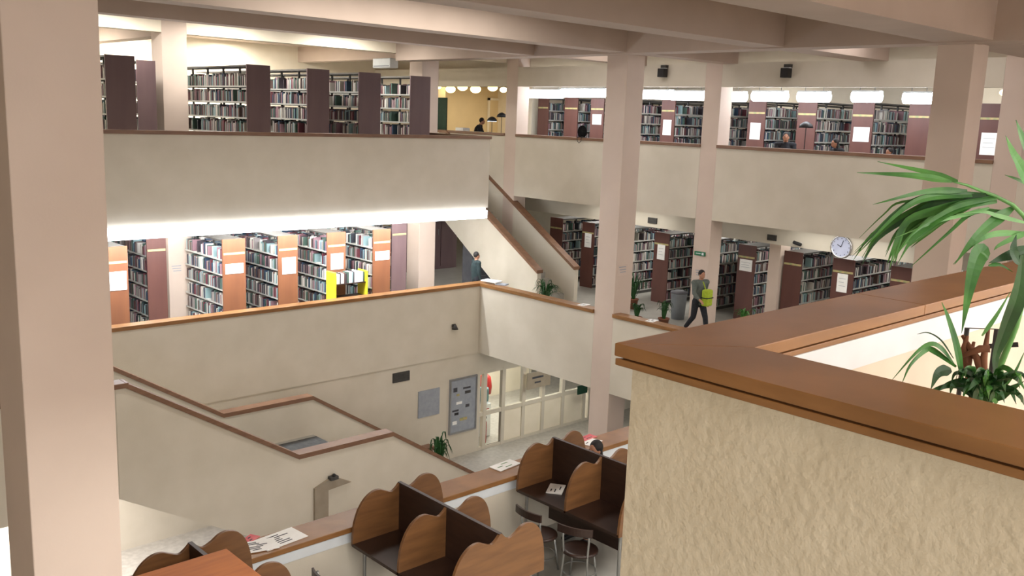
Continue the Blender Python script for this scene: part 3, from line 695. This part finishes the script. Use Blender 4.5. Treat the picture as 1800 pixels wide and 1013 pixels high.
def bushy(name, label, p, h, nl, spread, lw, mat='leaf', pot=True, ph=.3, cat='plant'):
    t = thing(name, label, cat, p)
    if pot:
        MB().lathe([(.1, 0), (.14, ph*.9), (.155, ph*.9), (.155, ph), (.12, ph), (.11, ph*.85)], (0, 0, 0), 18).build('pot', 'pot', t, True)
        MB().lathe([(.02, ph*.84), (.12, ph*.86)], (0, 0, 0), 18).build('soil', 'soil', t)
    s = MB()
    for i in range(nl):
        a = random.uniform(0, 6.28); r = random.uniform(.4, 1)*spread; hh = random.uniform(.5, 1)*h; z0 = ph*.85 if pot else 0
        d = Vector((math.cos(a), math.sin(a), 0))
        v, f = blade([d*.02+Vector((0, 0, z0)), d*r*.35+Vector((0, 0, z0+hh*.8)), d*r*.8+Vector((0, 0, z0+hh)), d*r*1.15+Vector((0, 0, z0+hh*.7))], lw, Vector((.3, .3, 1)), .3, 9)
        s.raw(v, f)
    s.build('foliage', mat, t); return t
bushy('potted_fern', 'dark leafy plant at the foot of the upper stair', (18.0, 17.9, MZ), .7, 46, .5, .05, 'leaf_dark')
bushy('spider_plant', 'thin-leaved plant right of the central column', (20.6, 16.9, MZ), .75, 40, .55, .03, 'leaf_dark')
bushy('potted_plant', 'small plant left of the grey bin', (19.2, 14.7, MZ), .5, 24, .25, .06, 'leaf_dark')
bushy('potted_plant', 'small dark plant by the near cap left of the bin', (18.7, 15.2, MZ), .42, 20, .25, .06, 'leaf_dark')
bushy('potted_plant', 'low plant behind the walking person', (20.6, 13.2, MZ), .4, 24, .35, .05, 'leaf')
bushy('potted_plant', 'tall potted plant peeping over the lower stair rail', (13.95, 17.4, GZ), 1.15, 30, .35, .09, 'leaf_dark')
# big palm in the right foreground
pb = AT(1745, 735, 2.5); t = thing('potted_palm', 'large potted palm with arching fronds in the right foreground', 'plant', (pb.x, pb.y, 0))
O = Vector((pb.x, pb.y, 0))
MB().lathe([(.1, 0), (.13, .5), (.15, .52), (.15, .58), (.125, .58), (.12, .5)], (0, 0, 0), 24).build('pot', 'pot', t, True)
MB().lathe([(.01, .53), (.12, .54)], (0, 0, 0), 20).build('soil', 'soil', t)
def A(X, Y, D): return AT(1490+X/3.62, 200+Y/3.62, D)-O
def B_(X, Y, D): return AT(1540+X/3.492, 430+Y/3.492, D)-O
VF = -FW
def frond(name, leaves, mat, fold=.25):
    s = MB()
    for pts, w_ in leaves:
        jit = Vector((random.uniform(-.35, .35), random.uniform(-.35, .35), random.uniform(-.2, .5)))
        v, f = blade(pts, w_, (VF+jit).normalized(), fold); s.raw(v, f)
    return s.build(name, mat, t)
rach = [B_(700, 900, 2.5), B_(860, 500, 2.46), A(1210, 800, 2.4), A(1120, 650, 2.36), A(1050, 580, 2.34), A(930, 520, 2.3), A(860, 495, 2.28), A(760, 455, 2.25), A(640, 425, 2.22)]
fr = MB().tube(rach, [.008, .007, .006, .005, .0045, .004, .0035, .003, .0015], 8).build('frond', 'leaf_light', t, True)
def leaf_part(pts, w_, mat, parent=None):
    jit = Vector((random.uniform(-.3, .3), random.uniform(-.3, .3), random.uniform(-.2, .5)))
    v, f = blade(pts, w_, (VF+jit).normalized(), .25); return MB().raw(v, f).build('leaflet', mat, parent or t)
LV = [([(700, 430, 2.23), (480, 370, 2.2), (190, 305, 2.15)], .022, 'leaf'), ([(660, 432, 2.22), (400, 395, 2.16), (60, 375, 2.1)], .022, 'leaf'),
      ([(760, 490, 2.26), (500, 495, 2.22), (160, 578, 2.16)], .018, 'leaf'), ([(900, 515, 2.3), (560, 525, 2.24), (350, 610, 2.2), (70, 885, 2.2)], .022, 'leaf'),
      ([(860, 515, 2.28), (600, 545, 2.3), (400, 640, 2.33), (200, 770, 2.35), (95, 935, 2.38)], .026, 'leaf'), ([(740, 540, 2.26), (350, 560, 2.3), (230, 640, 2.34), (75, 790, 2.4)], .007, 'leaf'),
      ([(890, 520, 2.3), (620, 600, 2.27), (380, 680, 2.25), (290, 860, 2.25), (250, 960, 2.27)], .026, 'leaf'), ([(900, 530, 2.3), (700, 600, 2.32), (480, 700, 2.36), (340, 820, 2.38), (300, 960, 2.4)], .03, 'leaf'),
      ([(930, 540, 2.3), (720, 590, 2.25), (560, 680, 2.2), (420, 790, 2.18), (330, 930, 2.18)], .028, 'leaf'), ([(950, 560, 2.32), (760, 580, 2.3), (560, 650, 2.3), (430, 760, 2.3), (300, 905, 2.3)], .022, 'leaf_light'),
      ([(850, 540, 2.3), (640, 620, 2.34), (480, 660, 2.38), (350, 760, 2.4), (290, 900, 2.42)], .026, 'leaf'), ([(820, 560, 2.3), (620, 660, 2.3), (500, 740, 2.3), (370, 830, 2.3)], .022, 'leaf'),
      ([(1000, 620, 2.34), (800, 630, 2.3), (640, 760, 2.28), (400, 975, 2.28)], .014, 'leaf'), ([(900, 600, 2.3), (760, 640, 2.26), (560, 690, 2.2), (300, 790, 2.16)], .012, 'leaf_light'),
      ([(1050, 600, 2.35), (920, 690, 2.3), (800, 800, 2.27), (680, 960, 2.27)], .034, 'leaf'), ([(1140, 760, 2.4), (930, 765, 2.32), (800, 830, 2.3), (670, 960, 2.3)], .018, 'leaf_light'),
      ([(1150, 700, 2.36), (950, 650, 2.3), (860, 625, 2.27), (690, 640, 2.22)], .014, 'leaf_light'), ([(1190, 740, 2.4), (1060, 790, 2.36), (960, 840, 2.34), (930, 870, 2.34)], .016, 'leaf_light'),
      ([(1220, 420, 2.3), (1120, 190, 2.24), (1070, 40, 2.22)], .04, 'leaf'), ([(1260, 640, 2.3), (1110, 360, 2.24), (1050, 250, 2.2), (1005, 140, 2.17)], .034, 'leaf_light'),
      ([(1180, 470, 2.3), (1080, 420, 2.26), (1000, 390, 2.24)], .012, 'leaf_light')]
rr = random.Random(11)
for i in range(16):
    a = LV[rr.choice((3, 4, 6, 7, 8, 9, 10, 11))][0]; ox, oy, k_ = rr.uniform(-45, 45), rr.uniform(-30, 30), rr.uniform(-.06, .08)
    LV.append(([(q[0]+ox*(j/3)+(20 if j == 0 else 0), q[1]+oy*(j/3), q[2]+k_*j/3) for j, q in enumerate(a)], rr.uniform(.012, .022), rr.choice(('leaf', 'leaf', 'leaf_dark', 'leaf_light'))))
for pts, w_, mt_ in LV: leaf_part([A(*q) for q in pts], w_*.72, mt_, fr)
LB = [([(690, 75, 2.3), (640, 50, 2.28), (598, 150, 2.27), (560, 330, 2.28), (525, 545, 2.3)], .062, 'leaf'), ([(960, 20, 2.34), (800, 70, 2.3), (690, 115, 2.28)], .04, 'leaf_dark'),
      ([(900, 60, 2.3), (870, 300, 2.34), (790, 520, 2.38), (730, 700, 2.42), (740, 860, 2.45)], .068, 'leaf_dark'), ([(530, 840, 2.36), (490, 620, 2.32), (440, 450, 2.3), (403, 355, 2.3)], .03, 'leaf'),
      ([(480, 740, 2.34), (400, 640, 2.3), (330, 612, 2.28), (240, 670, 2.26), (95, 835, 2.26)], .02, 'leaf'), ([(490, 750, 2.34), (350, 650, 2.3), (300, 652, 2.28), (210, 740, 2.26), (158, 855, 2.26)], .02, 'leaf'),
      ([(475, 700, 2.35), (400, 590, 2.34), (320, 542, 2.33), (252, 550, 2.32)], .006, 'leaf_dark'), ([(460, 770, 2.3), (380, 790, 2.28), (335, 890, 2.28)], .04, 'leaf_dark'),
      ([(640, 960, 2.42), (600, 800, 2.36), (560, 760, 2.32), (520, 830, 2.3)], .03, 'leaf'), ([(700, 960, 2.42), (760, 770, 2.36), (850, 800, 2.33), (930, 920, 2.32)], .03, 'leaf'),
      ([(700, 960, 2.4), (650, 790, 2.33), (590, 900, 2.3)], .03, 'leaf_dark'), ([(650, 980, 2.4), (560, 860, 2.35), (450, 860, 2.32), (380, 900, 2.3)], .04, 'leaf_dark'),
      ([(700, 960, 2.4), (740, 880, 2.35), (820, 900, 2.32), (860, 980, 2.3)], .04, 'leaf_dark'), ([(720, 940, 2.42), (840, 800, 2.4), (915, 650, 2.4)], .014, 'leaf'),
      ([(650, 560, 2.44), (740, 430, 2.42), (825, 290, 2.4)], .018, 'leaf_light'), ([(690, 130, 2.28), (760, 125, 2.3), (840, 170, 2.32)], .014, 'leaf'), ([(700, 940, 2.4), (680, 840, 2.35), (640, 770, 2.33), (600, 800, 2.3)], .035, 'leaf'),
      ([(880, 120, 2.3), (840, 40, 2.28), (860, -60, 2.28)], .04, 'leaf_dark'), ([(720, 960, 2.42), (800, 900, 2.38), (908, 840, 2.36)], .04, 'leaf_dark'), ([(600, 960, 2.38), (620, 840, 2.3), (560, 900, 2.28)], .035, 'leaf_dark')]
for i in range(26):
    bx_, by_ = rr.uniform(600, 760), rr.uniform(930, 990); tx, ty = rr.uniform(330, 920), rr.uniform(760, 930)
    LB.append(([(bx_, by_, 2.42), ((bx_+tx)/2, (by_+ty)/2-60, 2.36), (tx, ty, rr.uniform(2.26, 2.4)), (tx+(tx-bx_)*.15, ty+60, rr.uniform(2.26, 2.4))], rr.uniform(.02, .034), rr.choice(('leaf', 'leaf_dark', 'leaf_dark'))))
for pts, w_, mt_ in LB:
    o = leaf_part([B_(*q) for q in pts], w_*(.62 if w_ > .05 else .6), mt_); o.name = 'leaf'
for pts in ([(560, 560, 2.55), (540, 640, 2.55), (600, 980, 2.5)], [(690, 520, 2.55), (660, 700, 2.53), (660, 980, 2.5)], [(530, 560, 2.56), (620, 700, 2.53), (700, 970, 2.5)], [(600, 600, 2.56), (560, 760, 2.53), (640, 960, 2.5)], [(520, 690, 2.5), (640, 640, 2.5), (700, 640, 2.5)]):
    MB().tube([B_(*q) for q in pts], [.004, .009, .009], 8).build('dry_stalk', 'dry', t, True)
# thin black plant stand behind the palm
q0 = AT(1700, 577, 2.95); q1 = AT(1752, 579, 2.95); q2 = AT(1738, 609, 3.0); q3 = AT(1790, 606, 3.0)
t = thing('metal_chair', 'thin black metal chair frame standing behind the palm', 'chair', (q0.x, q0.y, 0))
o0 = Vector((q0.x, q0.y, 0)); dx = (q1-q0)
MB().tube([Vector((0, 0, 0)), Vector((0, 0, q0.z))+Vector((0, 0, 0)), Vector((dx.x, dx.y, q1.z)), Vector((dx.x, dx.y, 0))], .007, 8).build('back_frame', 'black', t)
MB().tube([q2-o0, q3-o0], .007, 8).build('crossbar', 'black', t)
MB().box(0, .36, -.4, 0, .44, .46).build('seat', 'black', t)
MB().tube([(.34, -.38, 0), (.34, -.38, .45)], .008, 8).build('leg', 'black', t); MB().tube([(.02, -.38, 0), (.02, -.38, .45)], .008, 8).build('leg', 'black', t)

# ------------------------------------------------------------------ people
def caps(s, a, b_, r0, r1, n=12):
    a, b_ = Vector(a), Vector(b_); pts = []; rs = []
    d = (b_-a); L_ = d.length or 1e-4; d = d/L_
    for i in range(4): th = math.pi/2*(i/4); pts.append(a-d*r0*math.cos(th)); rs.append(max(r0*math.sin(th), .001))
    pts.append(a); rs.append(r0); pts.append(b_); rs.append(r1)
    for i in range(3, -1, -1): th = math.pi/2*(i/4); pts.append(b_+d*r1*math.cos(th)); rs.append(max(r1*math.sin(th), .001))
    s.tube(pts, rs, n)
POSE = {
 'stand': dict(hip=(0, 0, .93), chest=(0, 0, 1.3), neck=(0, 0, 1.47), head=(.01, 0, 1.6), hl=(0, .09, .9), kl=(.02, .1, .5), al=(0, .11, .08), hr=(0, -.09, .9), kr=(.03, -.1, .5), ar=(0, -.11, .08),
               sl=(0, .19, 1.4), el=(-.02, .25, 1.12), wl=(.06, .26, .88), sr=(0, -.19, 1.4), er=(-.02, -.25, 1.12), wr=(.06, -.26, .88)),
 'walk': dict(hip=(0, 0, .92), chest=(.02, 0, 1.28), neck=(.03, 0, 1.45), head=(.06, 0, 1.58), hl=(0, .09, .89), kl=(.2, .09, .5), al=(.3, .09, .09), hr=(0, -.09, .89), kr=(-.06, -.09, .48), ar=(-.34, -.1, .14),
              sl=(.02, .19, 1.38), el=(-.1, .24, 1.12), wl=(-.02, .26, .9), sr=(.02, -.19, 1.38), er=(.12, -.24, 1.12), wr=(.3, -.2, 1.0)),
 'sit': dict(hip=(0, 0, .52), chest=(.08, 0, .88), neck=(.14, 0, 1.05), head=(.2, 0, 1.17), hl=(0, .1, .5), kl=(.42, .12, .5), al=(.42, .12, .08), hr=(0, -.1, .5), kr=(.42, -.12, .5), ar=(.42, -.12, .08),
             sl=(.1, .19, .98), el=(.2, .25, .74), wl=(.42, .12, .78), sr=(.1, -.19, .98), er=(.2, -.25, .74), wr=(.42, -.12, .78))}
def remesh(o, v, it=4):
    md = o.modifiers.new('remesh', 'REMESH'); md.mode = 'VOXEL'; md.voxel_size = v; md.use_smooth_shade = True
    sm = o.modifiers.new('smooth', 'SMOOTH'); sm.iterations = it; sm.factor = .5
def person(label, loc, rz, pose, top, bottom, hair=True, longhair=False, k=1.0, over={}):
    J = dict(POSE[pose]); J.update(over); J = {a: Vector(b_) for a, b_ in J.items()}
    t = thing('person', label, 'person', loc, rz); t.scale = (k, k, k)
    s = MB()
    caps(s, J['hip'], J['chest'], .125, .135); caps(s, J['chest'], J['neck'], .12, .06); caps(s, J['sl'], J['sr'], .06, .06); caps(s, J['neck'], J['head'], .05, .05)
    hd = J['head']; s.ball(hd, .085, .072, .11); s.ball(hd+Vector((.02, 0, -.05)), .06, .055, .06); s.ball(hd+Vector((.088, 0, -.012)), .018, .013, .022)
    for y in (-.074, .074): s.ball(hd+Vector((0, y, -.01)), .018, .01, .03)
    s.ball(hd+Vector((.082, 0, -.055)), .012, .026, .01)
    for q in 'lr':
        caps(s, J['h'+q], J['k'+q], .08, .055); caps(s, J['k'+q], J['a'+q], .052, .036); f = J['a'+q]; caps(s, f+Vector((0, 0, -.04)), f+Vector((.15, 0, -.05)), .035, .03)
        caps(s, J['s'+q], J['e'+q], .048, .038); caps(s, J['e'+q], J['w'+q], .036, .026)
        d = (J['w'+q]-J['e'+q]).normalized(); w0 = J['w'+q]; up = Vector((0, 0, 1)); sd = d.cross(up).normalized() if abs(d.z) < .95 else Vector((1, 0, 0)); pm = w0+d*.08
        caps(s, w0, pm, .026, .034)
        for i, (off, ln) in enumerate(((-.03, .055), (-.01, .07), (.011, .065), (.031, .05))):
            a = pm+sd*off+d*.01; m_ = a+d*ln*.6+Vector((0, 0, -.006)); e = m_+d*ln*.4+Vector((0, 0, -.018)); caps(s, a, m_, .0095, .009, 8); caps(s, m_, e, .009, .008, 8)
        caps(s, w0+d*.03-sd*.02, w0+d*.07-sd*.06, .011, .009, 8)
    bd = s.build('body', 'skin', t); remesh(bd, .011, 2)
    s = MB(); caps(s, J['hip'], J['chest'], .145, .155); caps(s, J['chest'], J['neck']-Vector((0, 0, .05)), .14, .08); caps(s, J['sl'], J['sr'], .078, .078)
    for q in 'lr': caps(s, J['s'+q], J['e'+q], .066, .054); caps(s, J['e'+q], J['w'+q]-(J['w'+q]-J['e'+q])*.12, .052, .04)
    remesh(s.build('shirt', top, t), .016, 4)
    s = MB(); caps(s, J['hip']+Vector((0, .04, -.01)), J['hip']+Vector((0, -.04, -.01)), .125, .125)
    for q in 'lr': caps(s, J['h'+q], J['k'+q], .098, .072); caps(s, J['k'+q], J['a'+q]+Vector((0, 0, .03)), .07, .055)
    remesh(s.build('trousers', bottom, t), .016, 4)
    for q in 'lr':
        f = J['a'+q]; s = MB(); caps(s, f+Vector((-.03, 0, -.04)), f+Vector((.16, 0, -.048)), .04, .036); remesh(s.build('shoe', 'black', t), .012, 2)
        y = .03 if q == 'l' else -.03; MB().ball(hd+Vector((.078, y, .01)), .009, .011, .007, 6).build('eye', 'eye', t, True)
    s = MB(); s.ball(hd+Vector((-.022, 0, .032)), .092, .086, .1)
    if longhair: s.ball(hd+Vector((-.06, 0, -.08)), .05, .075, .12)
    remesh(s.build('hair', 'hair', t), .012, 3)
    return t
p = PY(840, 450, 19.55)
person('person in dark clothes leaning by the middle balcony corner', (p.x-.05, 19.55, MZ), -.3, 'stand', 'cloth_teal', 'cloth_dark', k=.92)
pp = person('person walking with a lime bag beside the exit sign column', (19.35, 13.75, MZ), -1.9, 'walk', 'cloth_grey', 'cloth_dark', k=1.0)
bgt = thing('shoulder_bag', 'lime-green shoulder bag on the walking person', 'bag', (19.3, 13.47, MZ+.82))
MB().box(-.13, .13, -.09, .09, 0, .42).build('bag_body', 'cloth_lime', bgt, bevel=.04); MB().box(-.135, .135, -.095, .095, .2, .225).build('seam_band', 'cloth_dark', bgt)
MB().tube([(0, .06, .4), (.02, .16, .58), (.05, .27, .61), (.06, .3, .5)], .014, 6).build('strap', 'cloth_lime', bgt)
def seated(label, clab, x, y, top, rz, k=1, over={}, longhair=False, zoff=0, X=20.9):
    p = PX(x, y, X)      # p is where the head is seen
    t = person(label, (p.x, p.y, zoff), rz, 'sit', top, 'cloth_dark', k=k, over=over, longhair=longhair)
    c = thing('reading_chair', 'wooden chair of the reader ' + clab, 'chair', (p.x-.05*math.cos(rz), p.y-.05*math.sin(rz), zoff), rz)
    MB().box(-.22, .24, -.22, .22, .36, .395).build('seat', 'darkwood', c)
    for a in (-.2, .21):
        for b_ in (-.2, .2): MB().box(a-.02, a+.02, b_-.02, b_+.02, 0, .36 if a > 0 else .85).build('leg', 'darkwood', c)
    MB().box(-.22, -.19, -.18, .18, .6, .8).build('backrest', 'darkwood', c)
    return t
seated('person with dark hair sitting in the yellow reading room', 'in the yellow reading room', 838, 210, 'cloth_dark', -.9, 1.05, X=22.5)
seated('person in black reading at the upper right parapet left of the pale pier wall', 'in black at the upper parapet', 1382, 238, 'cloth_dark', -2.6)
seated('person bending low behind the upper right parapet below the wide notice', 'bending low below the wide notice', 1480, 249, 'cloth_dark', 2.6, .92, longhair=True)
seated('person with only dark hair showing above the upper cap beside the tall right column', 'beside the tall right column', 1572, 268, 'cloth_dark', 2.8, .8)
p = PZ(1074, 776, MZ+1.22)
t = person('person with dark hair seated at the right side of the carrel by the rough wall', (p.x-.1, p.y, MZ), math.pi, 'sit', 'cloth_dark', 'cloth_dark', longhair=True)
c = thing('study_chair', 'wooden chair under the dark-haired reader at the right carrel', 'chair', (p.x-.05, p.y, MZ), math.pi)
MB().box(-.22, .24, -.22, .22, .36, .395).build('seat', 'darkwood', c)
for a in (-.2, .21):
    for b_ in (-.2, .2): MB().box(a-.02, a+.02, b_-.02, b_+.02, 0, .36).build('leg', 'metal', c)

# ------------------------------------------------------------------ things along the upper right parapet
def desk_lamp(label, x, y, X, glow=False, k=1.0, zb=.72):
    p = PX(x, y, X); t = thing('desk_lamp', label, 'lamp', (p.x, p.y, zb)); h = p.z-zb
    MB().lathe([(.09, 0), (.09, .02), (.02, .03)], (0, 0, 0), 16).build('base', 'black', t); MB().tube([(0, 0, .02), (0, 0, h)], .01, 8).build('pole', 'black', t)
    MB().lathe([(.17*k, -.04), (.15*k, .03), (.08*k, .09), (.02, .11)], (0, 0, h), 20).build('shade', 'black', t, True)
    if glow: MB().lathe([(.15*k, -.05), (.15*k, -.035)], (0, 0, h), 20).build('bulb', 'lampglow', t)
def table(label, loc, w_, d_):
    t = thing('reading_table', label, 'table', loc); MB().box(0, d_, 0, w_, .685, .72).build('tabletop', 'carrel', t)
    for a in (.05, d_-.05):
        for b_ in (.05, w_-.05): MB().box(a-.03, a+.03, b_-.03, b_+.03, 0, .685).build('leg', 'darkwood', t)
table('long reading table behind the upper right parapet', (20.45, 8.6, 0), 5.2, .42)
table('reading table behind the far upper parapet', (20.45, 22.2, 0), 4.2, .6)
desk_lamp('desk lamp with a glowing white underside in the far reading room', 865, 211, 20.8, True)
desk_lamp('dark desk lamp right of the glowing one', 882, 204, 20.7)
desk_lamp('round dark desk lamp behind the upper right parapet before a brown end panel', 1417, 222, 20.6)
p = PX(1020, 238, 19.85); t = thing('desk_fan', 'black round fan perched on the upper cap left of the central column', 'fan', (19.99, p.y, .91))
TXn = Matrix.Rotation(-math.pi/2, 3, 'Y')
s = MB()
for r in (.08, .13, .18):
    s.lathe([(r, 0), (r+.006, .006), (r, .012), (r-.006, .006), (r, 0)], (-.06, 0, .16), 28, TXn)
for i in range(12):
    a = math.pi*i/6; s.tube([(-.07, 0, .16), (-.07, .18*math.cos(a), .16+.18*math.sin(a))], .004, 5)
s.build('cage', 'black', t)
s = MB()
for i in range(3):
    a = 2*math.pi*i/3; s.prism([(.02*math.cos(a), .16+.02*math.sin(a)), (.14*math.cos(a-.4), .16+.14*math.sin(a-.4)), (.15*math.cos(a+.3), .16+.15*math.sin(a+.3))], 'x', -.05, -.045)
s.build('rotor_blades', 'darkgrey', t); MB().tube([(-.03, 0, .16), (.08, 0, .16)], .05, 14).build('motor', 'black', t); MB().lathe([(.1, 0), (.09, .02), (.02, .03), (.015, .16)], (0, 0, 0), 16).build('base', 'black', t)
t = thing('cable_loop', 'black cable loop hanging over the upper parapet below the fan', 'cable', (19.84, p.y, .91))
MB().tube([(.1, .09, .01), (-.03, .09, .0), (-.03, .07, -.1), (-.03, 0, -.16), (-.03, -.07, -.1), (-.03, -.09, 0), (.1, -.09, .01)], .009, 8).build('loop', 'black', t, True)
# far reading room: yellow wall door and green board
p = PY(874, 185, 32.98); t = thing('door_1', 'pale door in the yellow reading room wall', 'door', (p.x-.5, 32.98, 0)); t['kind'] = 'structure'
MB().box(0, 1.0, -.04, 0, 0, 2.15).build('leaf_panel', 'yellow_wall', t); s = MB(); s.box(-.1, 0, -.07, 0, 0, 2.25); s.box(1, 1.1, -.07, 0, 0, 2.25); s.box(-.1, 1.1, -.07, 0, 2.15, 2.25); s.build('frame', 'offwhite', t); MB().ball((.9, -.08, 1.05), .04).build('handle', 'alu', t)
p = PX(777, 190, 20.7); t = thing('banner_board', 'tall dark green display board left of the reading room', 'display board', (20.7, p.y, 0))
MB().box(0, .04, -.25, .25, .1, 2.0).build('panel', 'dark_green', t); MB().box(-.1, .14, -.25, .25, 0, .1).build('foot', 'darkgrey', t)
sheet('papers', 'white papers piled beside the dark green display board', 'paper', Vector((20.7, 24.9, .72)), .3, .4, 0, 'paper', .28, 2)
